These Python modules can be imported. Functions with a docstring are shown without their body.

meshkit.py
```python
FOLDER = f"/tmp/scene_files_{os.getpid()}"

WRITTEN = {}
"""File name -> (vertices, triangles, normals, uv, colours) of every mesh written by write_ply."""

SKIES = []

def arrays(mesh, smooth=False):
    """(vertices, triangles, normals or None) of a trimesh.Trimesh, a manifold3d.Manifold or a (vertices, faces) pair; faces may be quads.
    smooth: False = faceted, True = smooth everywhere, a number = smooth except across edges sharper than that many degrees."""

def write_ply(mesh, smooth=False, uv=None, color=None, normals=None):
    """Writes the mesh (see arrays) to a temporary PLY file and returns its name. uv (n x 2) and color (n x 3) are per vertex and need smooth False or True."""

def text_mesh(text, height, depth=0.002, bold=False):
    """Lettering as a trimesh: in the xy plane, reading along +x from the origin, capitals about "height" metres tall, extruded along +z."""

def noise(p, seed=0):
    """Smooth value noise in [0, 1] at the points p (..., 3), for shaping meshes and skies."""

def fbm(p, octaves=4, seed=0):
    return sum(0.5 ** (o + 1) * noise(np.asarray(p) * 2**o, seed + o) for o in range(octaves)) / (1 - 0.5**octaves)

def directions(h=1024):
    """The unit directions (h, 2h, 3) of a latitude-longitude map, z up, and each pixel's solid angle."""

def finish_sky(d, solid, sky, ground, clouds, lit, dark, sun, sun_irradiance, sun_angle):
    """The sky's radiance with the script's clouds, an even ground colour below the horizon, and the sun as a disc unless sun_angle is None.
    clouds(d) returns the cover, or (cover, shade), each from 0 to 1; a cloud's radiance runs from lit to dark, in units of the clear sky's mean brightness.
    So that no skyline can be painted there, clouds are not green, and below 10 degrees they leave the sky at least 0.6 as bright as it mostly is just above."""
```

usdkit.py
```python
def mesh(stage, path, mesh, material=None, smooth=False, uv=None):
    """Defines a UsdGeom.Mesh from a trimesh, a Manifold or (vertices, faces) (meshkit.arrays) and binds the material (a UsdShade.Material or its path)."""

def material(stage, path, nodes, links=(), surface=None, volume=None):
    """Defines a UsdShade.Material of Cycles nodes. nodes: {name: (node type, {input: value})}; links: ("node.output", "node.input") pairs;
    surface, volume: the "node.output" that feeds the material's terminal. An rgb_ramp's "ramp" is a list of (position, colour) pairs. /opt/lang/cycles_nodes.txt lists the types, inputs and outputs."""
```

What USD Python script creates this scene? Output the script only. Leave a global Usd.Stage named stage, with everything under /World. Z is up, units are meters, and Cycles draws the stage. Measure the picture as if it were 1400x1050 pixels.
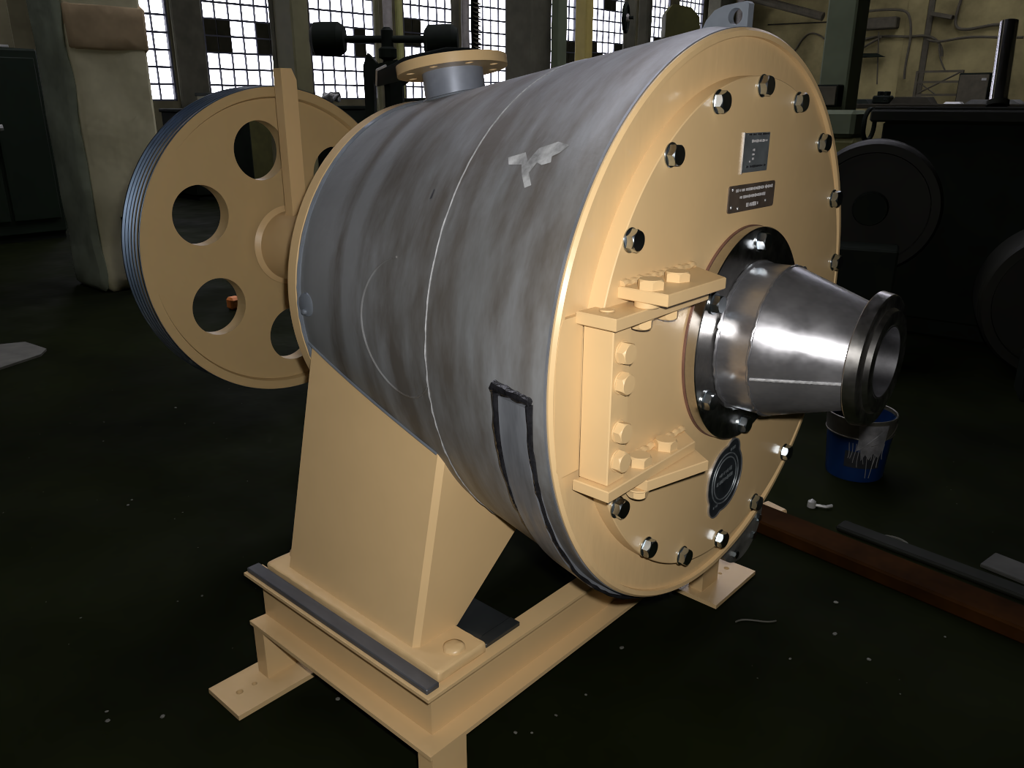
import math, numpy as np, trimesh, usdkit, meshkit
import manifold3d as m3
from shapely.geometry import Polygon, Point
from pxr import Usd, UsdGeom, UsdLux, UsdShade, Gf, Sdf

stage = Usd.Stage.CreateInMemory()
UsdGeom.SetStageUpAxis(stage, UsdGeom.Tokens.z)
UsdGeom.SetStageMetersPerUnit(stage, 1.0)
UsdGeom.Xform.Define(stage, '/World')
UsdGeom.Scope.Define(stage, '/World/Looks')
PI = math.pi

# ------------------------------------------------------------------ camera, sky, flash, exposure
EXPOSURE = 0.0
CAM = np.array([0.6508, -1.3003, 0.3841]); YAW, PITCH, ROLL, FPX = -0.7343, 0.3335, 0.0020, 1104.25
fw = np.array([math.cos(PITCH)*math.sin(YAW), math.cos(PITCH)*math.cos(YAW), -math.sin(PITCH)])
rt = np.array([math.cos(YAW), -math.sin(YAW), 0.0]); up = np.cross(rt, fw)
rt, up = rt*math.cos(ROLL)+up*math.sin(ROLL), -rt*math.sin(ROLL)+up*math.cos(ROLL)
def frame_matrix(p):
    return Gf.Matrix4d(*rt, 0, *up, 0, *(-fw), 0, *map(float, p), 1)
cam = UsdGeom.Camera.Define(stage, '/World/camera')
cam.AddTransformOp().Set(frame_matrix(CAM))
cam.CreateHorizontalApertureAttr(36.0); cam.CreateVerticalApertureAttr(27.0)
cam.CreateFocalLengthAttr(36.0*FPX/1400); cam.CreateClippingRangeAttr(Gf.Vec2f(0.02, 200))
cam.CreateExposureAttr(EXPOSURE)

dome = UsdLux.DomeLight.Define(stage, '/World/sky')           # bright overcast sky seen through the windows
dome.CreateColorAttr(Gf.Vec3f(0.97, 0.96, 1.06)); dome.CreateIntensityAttr(1.05)

flash = UsdLux.DiskLight.Define(stage, '/World/camera_flash')    # the camera's own flash, above and right of the lens
flash.CreateRadiusAttr(0.016); flash.CreateIntensityAttr(7400.0); flash.CreateNormalizeAttr(False)
flash.CreateColorAttr(Gf.Vec3f(1.0, 0.97, 0.95))
flash.AddTransformOp().Set(frame_matrix(CAM + up*0.05 + rt*0.035))

# ------------------------------------------------------------------ helpers
used = {}
def numbered(parent, name):
    k = (parent, name); n = used.get(k, 0); used[k] = n+1
    return f'{parent}/{name}' + (f'_{n:03d}' if n else '')
base_of = {}
def tag(p, label=None, cat=None, group=None, kind=None):
    for k, v in (('label', label), ('category', cat), ('group', group), ('kind', kind)):
        if v: p.SetCustomDataByKey(k, v)
def thing(name, label, cat, base=(0, 0, 0), group=None, kind=None):
    path = numbered('/World', name); x = UsdGeom.Xform.Define(stage, path)
    x.AddTranslateOp().Set(Gf.Vec3d(*map(float, base))); base_of[path] = np.array(base, float)
    tag(x.GetPrim(), label, cat, group, kind); return x.GetPrim()
def tri(mesh):
    v, f, _ = meshkit.arrays(mesh); return trimesh.Trimesh(v, f, process=False)
def part(parent, name, mesh, mat, label=None, smooth=32, kind=None):
    pp = str(parent.GetPath()) if parent else '/World'; path = numbered(pp, name); t = tri(mesh)
    root = '/World/' + path.split('/')[2]; b = base_of.get(root, np.zeros(3)); t.apply_translation(-b)
    m = usdkit.mesh(stage, path, t, MAT[mat], smooth=smooth)
    tag(m.GetPrim(), label, None, None, kind); return m.GetPrim()
def solo(name, mesh, mat, label, cat, group=None, kind=None, smooth=32):
    t = tri(mesh); lo, hi = t.bounds; base = np.array([(lo[0]+hi[0])/2, (lo[1]+hi[1])/2, lo[2]])
    path = numbered('/World', name); t.apply_translation(-base)
    m = usdkit.mesh(stage, path, t, MAT[mat], smooth=smooth); m.AddTranslateOp().Set(Gf.Vec3d(*map(float, base)))
    tag(m.GetPrim(), label, cat, group, kind); return m.GetPrim()
cat_ = trimesh.util.concatenate
def fixed(t):
    if t.volume < 0: t.invert()
    return t
def hull(pts): return tri(m3.Manifold.hull_points(np.asarray(pts, float)))
def box(x0, x1, y0, y1, z0, z1, b=0.0):
    if b <= 0:
        t = trimesh.creation.box((x1-x0, y1-y0, z1-z0)); t.apply_translation(((x0+x1)/2, (y0+y1)/2, (z0+z1)/2)); return t
    P = []
    for sx in (0, 1):
        for sy in (0, 1):
            for sz in (0, 1):
                c = np.array([(x0, x1)[sx], (y0, y1)[sy], (z0, z1)[sz]]); d = np.array([1-2*sx, 1-2*sy, 1-2*sz])*b
                for k in range(3):
                    q = c + d; q[k] = c[k]; P.append(q)
    return hull(P)
def AX(t, axis):                     # +z lathe to a given axis
    if axis == 'z': return t
    M = np.eye(4)
    if axis == 'x': M[:3, :3] = np.array([[0, 0, 1], [1, 0, 0], [0, 1, 0]])
    if axis == 'y': M[:3, :3] = np.array([[0, 1, 0], [0, 0, 1], [1, 0, 0]])
    t.apply_transform(M); return t
def lathe(prof, n=72, axis='x', c=(0, 0, 0), closed=True):
    """closed profile of (axial, radius) revolved about the axis."""
    P = np.array(prof, float); k = len(P); th = np.linspace(0, 2*PI, n, endpoint=False)
    V = np.stack([np.outer(np.cos(th), P[:, 1]), np.outer(np.sin(th), P[:, 1]), np.tile(P[:, 0], (n, 1))], -1).reshape(-1, 3)
    F = []
    for i in range(n):
        j = (i+1) % n
        for a in range(k if closed else k-1):
            b = (a+1) % k
            if P[a, 1] < 1e-9 and P[b, 1] < 1e-9: continue
            F += [[i*k+a, j*k+a, j*k+b], [i*k+a, j*k+b, i*k+b]]
    t = trimesh.Trimesh(V, F, process=False); t.merge_vertices(); t.update_faces(t.nondegenerate_faces()); fixed(t)
    t = AX(t, axis); t.apply_translation(c); return t
def disc(r, a0, a1, axis='x', c=(0, 0, 0), b=0.0, n=64):
    return lathe([(a0, 0), (a0, r-b), (a0+b, r), (a1-b, r), (a1, r-b), (a1, 0)], n, axis, c, closed=False)
def ring(r0, r1, a0, a1, axis='x', c=(0, 0, 0), b=0.0, n=72):
    return lathe([(a0, r0), (a0, r1-b), (a0+b, r1), (a1-b, r1), (a1, r1-b), (a1, r0)], n, axis, c)
def torus(R, r, axis='x', c=(0, 0, 0), n=72, k=8, wob=0, seed=0):
    t = trimesh.creation.torus(R, r, major_sections=n, minor_sections=k)
    if wob:
        t.vertices += (meshkit.noise(t.vertices*140, seed)[:, None]-.5)*wob
    t = AX(t, axis); t.apply_translation(c); return t
def prism(poly, fa, fb):
    pg = poly if isinstance(poly, Polygon) else Polygon(poly)
    v2, f = trimesh.creation.triangulate_polygon(pg, engine='earcut'); n = len(v2)
    A = np.array([fa(*p) for p in v2]); B = np.array([fb(*p) for p in v2])
    F = [list(x[::-1]) for x in f] + [list(np.array(x)+n) for x in f]
    V = [*A, *B]
    for loop in (pg.exterior, *pg.interiors):
        L = np.array(loop.coords)[:-1]; o = len(V)
        V += [fa(*p) for p in L] + [fb(*p) for p in L]; m = len(L)
        for i in range(m):
            j = (i+1) % m
            F += [[o+i, o+j, o+m+j], [o+i, o+m+j, o+m+i]]
    t = trimesh.Trimesh(V, F, process=False); t.merge_vertices(); trimesh.repair.fix_normals(t); return fixed(t)
def tube(pts, r, k=8, closed=False):
    P = np.array(pts, float); n = len(P); V = []; F = []
    T = np.gradient(P, axis=0); T /= np.linalg.norm(T, axis=1)[:, None]; u = None
    for i in range(n):
        if u is None:
            a = np.array([0, 0, 1.]) if abs(T[i][2]) < .9 else np.array([1., 0, 0]); u = np.cross(T[i], a)
        u = u - T[i]*(u@T[i]); u /= np.linalg.norm(u); w = np.cross(T[i], u)
        rr = r[i] if np.ndim(r) else r
        V += [P[i]+rr*(math.cos(q)*u+math.sin(q)*w) for q in np.linspace(0, 2*PI, k, endpoint=False)]
    for i in range(n-1):
        for q in range(k):
            s = (q+1) % k; F += [[i*k+q, i*k+s, (i+1)*k+s], [i*k+q, (i+1)*k+s, (i+1)*k+q]]
    V += [P[0], P[-1]]; a, b = len(V)-2, len(V)-1
    for q in range(k):
        s = (q+1) % k; F += [[a, s, q], [b, (n-1)*k+q, (n-1)*k+s]]
    return fixed(trimesh.Trimesh(V, F, process=False))
def spline(pts, m=8):
    from scipy.interpolate import CubicSpline
    P = np.array(pts, float); s = np.r_[0, np.cumsum(np.linalg.norm(np.diff(P, axis=0), axis=1))]
    return CubicSpline(s, P)(np.linspace(0, s[-1], m*len(P)))
def place(t, x=(1, 0, 0), y=(0, 1, 0), z=(0, 0, 1), o=(0, 0, 0)):
    M = np.eye(4); M[:3, 0], M[:3, 1], M[:3, 2], M[:3, 3] = x, y, z, o
    t = t.copy(); t.apply_transform(M); return fixed(t) if t.is_watertight else t
def hexbolt(r, h, washer=0.0, wt=0.0, rot=0.0):
    """hexagon head along +z from z = 0, corners cut by a cone, optional washer; r across corners."""
    hx = m3.Manifold.cylinder(h, r, r, 6).rotate([0, 0, math.degrees(rot)])
    cn = m3.Manifold.revolve(m3.CrossSection([[(0, -h), (r*1.2, -h), (r*1.02, h*.72), (r*.84, h), (0, h)]]), 32)
    t = tri(hx ^ cn.translate([0, 0, 0])); t.apply_translation((0, 0, wt))
    if washer: t = cat_([t, disc(washer, 0, wt, 'z', b=wt*.25, n=28)])
    return t
EX, EY, EZ = np.eye(3)
def bolt_x(p, r, h, washer=0, wt=0, rot=0): return place(hexbolt(r, h, washer, wt, rot), EY, EZ, EX, p)
def bolt_z(p, r, h, washer=0, wt=0, rot=0, down=False):
    return place(hexbolt(r, h, washer, wt, rot), EX, -EY if down else EY, -EZ if down else EZ, p)

# ------------------------------------------------------------------ materials
MAT = {}
def paint(name, c, rough=.5, metal=0, var=.12, scale=6., bump=0., bscale=90., spec=.5, stretch=(1, 1, 1), c2=None, coat=0., rvar=0., detail=4.):
    """principled paint or metal with noise in colour, roughness and fine relief."""
    c = np.array(c, float); lo = c*(1-var) if c2 is None else np.array(c2, float); hi = c*(1+var) if c2 is None else c
    N = {'tc': ('texture_coordinate', {}), 'mp': ('mapping', {'scale': stretch}),
         'n': ('noise_texture', {'scale': scale, 'detail': detail, 'roughness': .6}),
         'r': ('rgb_ramp', {'ramp': [(.3, tuple(lo)), (.7, tuple(np.minimum(hi, 1)))]}),
         'p': ('principled_bsdf', {'roughness': rough, 'metallic': float(metal), 'specular_ior_level': spec, 'coat_weight': coat, 'coat_roughness': .12})}
    L = [('tc.object', 'mp.vector'), ('mp.vector', 'n.vector'), ('n.fac', 'r.fac'), ('r.color', 'p.base_color')]
    if rvar:
        N['n3'] = ('noise_texture', {'scale': scale*2.3, 'detail': 3.0})
        N['mr'] = ('map_range', {'from_min': .3, 'from_max': .7, 'to_min': rough-rvar, 'to_max': rough+rvar, 'clamp': True})
        L += [('mp.vector', 'n3.vector'), ('n3.fac', 'mr.value'), ('mr.result', 'p.roughness')]
    if bump:
        N['n2'] = ('noise_texture', {'scale': bscale, 'detail': 2.0}); N['b'] = ('bump', {'strength': 1.0, 'distance': bump})
        L += [('mp.vector', 'n2.vector'), ('n2.fac', 'b.height'), ('b.normal', 'p.normal')]
    MAT[name] = usdkit.material(stage, f'/World/Looks/{name}', N, L, surface='p.BSDF')
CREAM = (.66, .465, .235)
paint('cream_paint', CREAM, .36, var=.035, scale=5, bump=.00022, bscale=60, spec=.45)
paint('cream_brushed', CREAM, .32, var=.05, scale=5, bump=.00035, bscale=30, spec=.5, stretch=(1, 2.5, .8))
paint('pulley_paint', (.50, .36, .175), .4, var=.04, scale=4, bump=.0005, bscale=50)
paint('bare_bar_steel', (.085, .09, .10), .42, .35, var=.3, scale=7, stretch=(.6, 3, 3))
paint('inlet_steel', (.26, .29, .35), .42, .3, var=.22, scale=9, rvar=.1)
paint('lug_steel', (.22, .25, .29), .4, .3, var=.15, scale=14, rvar=.08)
paint('bright_weld', (.42, .43, .44), .45, .25, var=.3, scale=90)
paint('burnt_weld', (.012, .012, .014), .22, 0, var=.5, scale=60, bump=.002, bscale=120)
paint('chalk', (.37, .38, .38), .8, var=.5, scale=30)
paint('strap_steel', (.22, .235, .26), .4, .4, var=.3, scale=7, stretch=(5, 1, 1), rvar=.1)
paint('stainless', (.40, .40, .42), .29, .86, var=.22, scale=7, bump=.00025, bscale=25, rvar=.09, stretch=(1, 1.4, 1.4))
paint('polished_flange', (.5, .49, .47), .24, 1, var=.1, scale=10, rvar=.05)
paint('bore_steel', (.42, .42, .44), .3, 1, var=.3, scale=25)
paint('zinc_bolt', (.52, .58, .62), .22, 1, var=.15, scale=40)
paint('gasket_brown', (.17, .085, .06), .5, .2, var=.25, scale=20)
paint('groove_steel', (.22, .30, .42), .30, 1, var=.1, scale=20)
paint('plate_grey', (.17, .19, .20), .38, .4, var=.2, scale=30)
paint('plate_brown', (.11, .085, .065), .4, .3, var=.3, scale=25)
paint('plate_letter', (.45, .44, .44), .5, var=.2, scale=50)
paint('plate_dark', (.02, .021, .024), .45, var=.3, scale=30)
paint('badge_dark', (.022, .027, .032), .42, .2, var=.4, scale=60)
paint('badge_ring', (.16, .18, .19), .4, .4, var=.4, scale=80)
paint('badge_edge', (.5, .5, .5), .3, .8, var=.2, scale=40)
paint('black_steel', (.022, .026, .028), .32, .2, var=.3, scale=8)
paint('drain_steel', (.22, .22, .20), .38, .5, var=.5, scale=20)
paint('lid_sheet', (.5, .5, .5), .35, .6, var=.2, scale=12)
# hall
paint('floor_oil', (.0065, .0085, .002), .8, var=.6, scale=1.3, bump=.004, bscale=9, spec=.04, rvar=.12, detail=6)
paint('wall_olive', (.15, .135, .075), .8, var=.25, scale=2, spec=.2)
paint('wall_cream', (.26, .22, .10), .85, var=.45, scale=.9, spec=.1, detail=6)
paint('ceiling_grey', (.25, .24, .2), .9, var=.1, scale=2, spec=.1)
paint('concrete', (.58, .54, .34), .85, var=.2, scale=2.2, bump=.01, bscale=5, spec=.15, detail=7)
paint('concrete_band', (.40, .30, .17), .85, var=.2, scale=4, bump=.008, bscale=5, spec=.15, detail=6)
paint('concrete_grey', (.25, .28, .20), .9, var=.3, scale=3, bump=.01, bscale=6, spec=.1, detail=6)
paint('olive_column', (.17, .16, .08), .6, var=.15, scale=3, spec=.3)
paint('green_column', (.19, .20, .11), .6, var=.15, scale=3, spec=.3)
paint('grey_column', (.10, .095, .065), .7, var=.25, scale=3, spec=.2)
paint('sage_column', (.115, .135, .08), .65, var=.15, scale=2, spec=.2)
paint('yellow_column', (.42, .33, .09), .6, var=.15, scale=2, spec=.3)
paint('lime_wall', (.38, .38, .14), .7, var=.12, scale=3, spec=.2)
paint('pale_pipe', (.38, .35, .32), .5, var=.2, scale=8)
paint('window_bar', (.075, .08, .11), .6, var=.2, scale=10)
paint('dark_board', (.03, .028, .016), .8, var=.3, scale=5, spec=.1)
paint('machine_black', (.007, .010, .006), .75, var=.35, scale=5, spec=.12)
paint('machine_green', (.006, .012, .005), .55, var=.3, scale=3, spec=.25)
paint('machine_olive', (.10, .095, .03), .5, var=.25, scale=4, spec=.3)
paint('bed_dark', (.008, .009, .005), .7, .0, var=.4, scale=3, spec=.2)
paint('drum_dark', (.010, .010, .006), .6, 0, var=.4, scale=3, spec=.2)
paint('ground_shaft', (.55, .55, .6), .12, 1, var=.08, scale=12, stretch=(1, 1, .2))
paint('conduit', (.085, .075, .05), .7, var=.2, scale=6, spec=.2)
paint('bench_wood', (.03, .027, .018), .8, var=.35, scale=5, spec=.1)
paint('pale_metal', (.4, .4, .38), .4, .2, var=.1, scale=9)
paint('bucket_blue', (.003, .02, .085), .35, var=.3, scale=6)
paint('bucket_grey', (.26, .26, .27), .45, .3, var=.5, scale=14)
paint('bucket_rim', (.13, .125, .10), .4, .5, var=.3, scale=14)
paint('paint_drip', (.2, .2, .2), .5, var=.2, scale=20)
paint('rust_beam', (.026, .0095, .0015), .8, var=.6, scale=5, spec=.04, detail=6)
paint('scrap_grey', (.05, .05, .042), .8, var=.3, scale=9)
paint('chip_grey', (.13, .13, .11), .8, var=.4, scale=9)
paint('scrap_pale', (.10, .098, .078), .8, var=.25, scale=9)
paint('orange_plastic', (.8, .25, .05), .5, var=.1, scale=9)

def drum_steel():
    N = {'tc': ('texture_coordinate', {}), 'm1': ('mapping', {'scale': (1.9, 1.2, 1.2)}), 'm2': ('mapping', {'scale': (4.5, 1.3, 1.3)}), 'sx': ('separate_xyz', {}),
         'n1': ('noise_texture', {'scale': 2.2, 'detail': 6., 'roughness': .62, 'distortion': .5}), 'n2': ('noise_texture', {'scale': 3.1, 'detail': 5., 'roughness': .6}),
         'r1': ('rgb_ramp', {'ramp': [(.25, (.225, .235, .235)), (.5, (.292, .305, .312)), (.8, (.345, .358, .375))]}),
         # heat-tinted brown oxide: a band next to the welded front ring
         'hx0': ('map_range', {'from_min': -.27, 'from_max': -.02, 'to_min': 0., 'to_max': 1., 'clamp': True}), 'hx': ('rgb_ramp', {'ramp': [(0., (.42,)*3), (.45, (.6,)*3), (.64, (1.,)*3), (.8, (.5,)*3), (1., (.95,)*3)]}),
         'hm': ('math', {'math_type': 'multiply'}), 'hr': ('map_range', {'from_min': .31, 'from_max': .60, 'to_min': 0., 'to_max': .85, 'clamp': True}),
         'mx': ('mix_color', {'b': (.125, .108, .088)}),
         'rr': ('map_range', {'from_min': .3, 'from_max': .7, 'to_min': .36, 'to_max': .55, 'clamp': True}),
         'bn': ('noise_texture', {'scale': 55., 'detail': 3.}), 'b': ('bump', {'strength': 1.0, 'distance': .0006}),
         'p': ('principled_bsdf', {'metallic': .35, 'specular_ior_level': .5})}
    L = [('tc.object', 'm1.vector'), ('tc.object', 'm2.vector'), ('tc.object', 'sx.vector'), ('m1.vector', 'n1.vector'), ('m2.vector', 'n2.vector'),
         ('n1.fac', 'r1.fac'), ('sx.x', 'hx0.value'), ('hx0.result', 'hx.fac'), ('hx.color', 'hm.value1'), ('n2.fac', 'hm.value2'), ('hm.value', 'hr.value'), ('hr.result', 'mx.fac'), ('r1.color', 'mx.a'), ('mx.result', 'p.base_color'),
         ('n1.fac', 'rr.value'), ('rr.result', 'p.roughness'), ('tc.object', 'bn.vector'), ('bn.fac', 'b.height'), ('b.normal', 'p.normal')]
    MAT['drum_steel'] = usdkit.material(stage, '/World/Looks/drum_steel', N, L, surface='p.BSDF')
drum_steel()
for nm, tint in (('window_glass', (.985, .985, .985)), ('window_glass_dusty', (.93, .93, .95))):
    MAT[nm] = usdkit.material(stage, f'/World/Looks/{nm}', {'t': ('transparent_bsdf', {'color': tint}), 'g': ('glossy_bsdf', {'color': (.8, .8, .8), 'roughness': .05}), 'm': ('mix_closure', {'fac': .05})},
                              [('t.BSDF', 'm.closure1'), ('g.BSDF', 'm.closure2')], surface='m.closure')

# ------------------------------------------------------------------ the hall
FL = -0.88
XW, XE, YS, YN, ZC = -12.0, 10.0, -8.0, 22.0, 6.2
def struct(name, mesh, mat, label=None, smooth=32): 
    p = solo(name, mesh, mat, label, None, kind='structure', smooth=smooth); return p
struct('floor', box(XW-.4, XE+.4, YS-.4, YN+.4, FL-.3, FL), 'floor_oil', 'dark oily workshop floor')
SX0, SX1, SY0, SY1 = -6.5, -2.6, -2.0, 20.0
struct('ceiling', cat_([box(XW-.4, SX0, YS-.4, YN+.4, ZC, ZC+.3), box(SX1, XE+.4, YS-.4, YN+.4, ZC, ZC+.3), box(SX0, SX1, YS-.4, SY0, ZC, ZC+.3), box(SX0, SX1, SY1, YN+.4, ZC, ZC+.3)]), 'ceiling_grey', 'hall ceiling with a long skylight')
struct('wall_back', box(XW-.4, XE+.4, YN, YN+.4, FL, ZC), 'wall_cream', 'dim cream end wall carrying pipes and cables')
struct('wall_front', box(XW-.4, XE+.4, YS-.4, YS, FL, ZC), 'wall_olive', 'near end wall of the hall')
PANE = .2425; ROWS = 12
WIN = [(3.55, 5.03, .42, ()), (5.58, 6.98, .42, ((0, 3), (1, 3), (0, 4), (1, 4), (4, 3), (5, 3), (4, 4), (5, 4))),
       (7.53, 8.98, .46, ((0, 3), (1, 3), (0, 4), (1, 4), (4, 3), (4, 4))), (9.64, 10.98, .46, ((0, 4), (1, 4), (0, 5), (1, 5))),
       (11.35, 12.78, .58, ()), (13.5, 14.93, .56, ((4, 3), (5, 3), (4, 4), (5, 4))),
       (15.55, 17.0, .60, ((2, 8), (3, 8), (2, 9), (3, 9), (0, 3), (1, 3), (0, 4), (4, 3), (5, 3), (5, 4), (4, 4))),
       (17.6, 18.98, .60, ((3, 4), (4, 4), (5, 4), (3, 5), (4, 5), (5, 5))), (19.4, 20.72, .60, ())]
pieces = []; edge = YS-.4
for y0, y1, z0, _ in WIN:
    zt = z0 + ROWS*PANE
    pieces += [box(XW-.10, XW, edge, y0, FL, ZC), box(XW-.10, XW, y0, y1, FL, z0), box(XW-.10, XW, y0, y1, zt, ZC)]; edge = y1
pieces.append(box(XW-.10, XW, edge, YN+.4, FL, ZC))
struct('wall_left', cat_(pieces), 'wall_olive', 'olive wall with tall steel windows')
rng = np.random.default_rng(4)
for k, (y0, y1, z0, dark) in enumerate(WIN):
    w = thing(f'window_{k+1}', f'steel window of small panes, number {k+1} along the wall', None, (XW-.1, (y0+y1)/2, z0), kind='structure')
    tag(w, ['steel window beside the big concrete pillar', 'steel window with two dark boarded patches, above the pulley', 'steel window behind the left ball of the fly press', 'steel window behind the right ball of the fly press',
            'steel window right of the pale inlet pipe', 'narrow glimpse of steel window left of the yellow column', 'steel window right of the yellow column', 'steel window left of the olive drill press', 'last steel window behind the olive drill press'][k])
    zt = z0+ROWS*PANE; cw = (y1-y0)/6
    f = .028
    part(w, 'window_frame', cat_([box(XW-.07, XW-.01, y0, y0+f, z0, zt), box(XW-.07, XW-.01, y1-f, y1, z0, zt), box(XW-.07, XW-.01, y0, y1, z0, z0+f), box(XW-.07, XW-.01, y0, y1, zt-f, zt)]), 'window_bar')
    for i in range(1, 6): part(w, 'glazing_bar', box(XW-.055, XW-.025, y0+i*cw-.010, y0+i*cw+.010, z0+f, zt-f), 'window_bar')
    for j in range(1, ROWS): part(w, 'glazing_bar', box(XW-.052, XW-.022, y0+f, y1-f, z0+j*PANE-.015, z0+j*PANE+.015), 'window_bar')
    for i in range(6):
        for j in range(ROWS):
            b = (i, j) in dark
            part(w, 'pane', box(XW-.042 if not b else XW-.05, XW-.038 if not b else XW-.012, y0+i*cw+.008, y0+(i+1)*cw-.008, z0+j*PANE+.012, z0+(j+1)*PANE-.012),
                 'dark_board' if b else ('window_glass_dusty' if rng.random() < .16 else 'window_glass'), 'dark board in place of a pane' if b else None)
struct('wall_right', box(XE, XE+.4, YS-.4, YN+.4, FL, ZC), 'wall_olive', 'opposite side wall of the hall')
sk = thing('window_10', None, None, ((SX0+SX1)/2, (SY0+SY1)/2, ZC), kind='structure'); tag(sk, 'long roof skylight over the hall')
part(sk, 'pane', box(SX0, SX1, SY0, SY1, ZC+.1, ZC+.106), 'window_glass_dusty')
for y in np.arange(SY0, SY1, 2.0): part(sk, 'glazing_bar', box(SX0, SX1, y-.04, y+.04, ZC+.04, ZC+.12), 'window_bar')

# columns along the window wall
def column(label, mat, x0, x1, y0, y1, z1=ZC, b=.02):
    return solo('pillar', box(x0, x1, y0, y1, FL, z1, b), mat, label, 'pillar', kind='structure')
column('olive steel column between the boarded window and the fly press', 'olive_column', -9.02, -8.62, 4.92, 5.17)
column('thin dark strip column on the left flank of the olive steel column', 'grey_column', -9.10, -9.03, 4.90, 5.00)
column('grey plastered pier behind the pulley, between the first two windows', 'grey_column', -11.995, -11.93, 5.06, 5.55)
column('dark grey wide column rising behind the drum', 'grey_column', -7.55, -7.06, 7.62, 8.05)
column('sage green column hugging the wide dark column', 'sage_column', -7.03, -6.88, 7.98, 8.17)
column('yellow column between two bright windows', 'yellow_column', -8.87, -8.62, 10.87, 11.08)
column('round-fronted grey column with a handwheel', 'grey_column', -8.2, -7.98, 11.30, 11.52, b=.08)
column('narrow lime yellow column beside the grey handwheel column', 'lime_wall', -7.95, -7.86, 11.52, 11.60)
column('narrow olive pier left of the pale standpipe', 'olive_column', -9.70, -9.62, 7.05, 7.13)
column('lime yellow pier right of the pale standpipe', 'lime_wall', -9.46, -9.37, 7.27, 7.37)
column('grey green pier left of the louvred panel', 'grey_column', -8.85, -8.74, 7.83, 7.93)
column('dark pier at the far end of the window wall', 'grey_column', -11.9, -11.5, 20.75, 21.6)
column('olive column left of the drill press', 'grey_column', -5.06, -4.92, 7.16, 7.26)
solo('standpipe', lathe([(FL, 0), (FL, .07), (ZC, .07), (ZC, 0)], 24, 'z', (-9.53, 7.20, 0), closed=False), 'pale_pipe', 'pale standpipe between two coloured piers', 'pipe')
solo('standpipe', lathe([(FL, 0), (FL, .06), (ZC, .06), (ZC, 0)], 24, 'z', (-8.69, 7.99, 0), closed=False), 'pale_pipe', 'pale standpipe left of the louvred panel', 'pipe')
solo('standpipe', lathe([(FL, 0), (FL, .10), (ZC, .10), (ZC, 0)], 24, 'z', (-11.2, 21.3, 0), closed=False), 'pale_pipe', 'pale standpipe behind the lifting lug', 'pipe')
lv = thing('louvred_panel', 'dark louvred panel mounted right of the pale standpipe', 'panel', (-8.5, 8.12, 1.1))
part(lv, 'backing', box(-8.62, -8.58, 8.04, 8.16, 1.1, 2.6), 'machine_black')
for i in range(24): part(lv, 'slat', place(box(-.02, .05, -.055, .055, -.004, .004), np.array([.9, 0, -.43]), EY, np.array([.43, 0, .9]), (-8.56, 8.10, 1.14+i*.06)), 'grey_column')
hw = thing('handwheel', 'dark round handwheel seen almost edge-on in front of the grey column', 'handwheel', (-7.52, 10.47, 1.70))
HA = np.array([.90, .43, 0.]); HA /= np.linalg.norm(HA); HB = np.array([-HA[1], HA[0], 0]); HC = np.array([-7.52, 10.47, 1.70])
part(hw, 'rim', place(torus(.20, .035, 'z'), HB, EZ, HA, HC), 'machine_black')
for a in (0, PI/3, 2*PI/3): part(hw, 'spoke', tube([HC-.19*(math.cos(a)*HB+math.sin(a)*EZ), HC+.19*(math.cos(a)*HB+math.sin(a)*EZ)], .016), 'machine_black')
part(hw, 'hub', place(disc(.06, -.04, .05, 'z', b=.01, n=24), HB, EZ, HA, HC), 'pale_pipe')
part(hw, 'spindle', tube([HC, HC+HA*.12], .025), 'machine_black')

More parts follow.
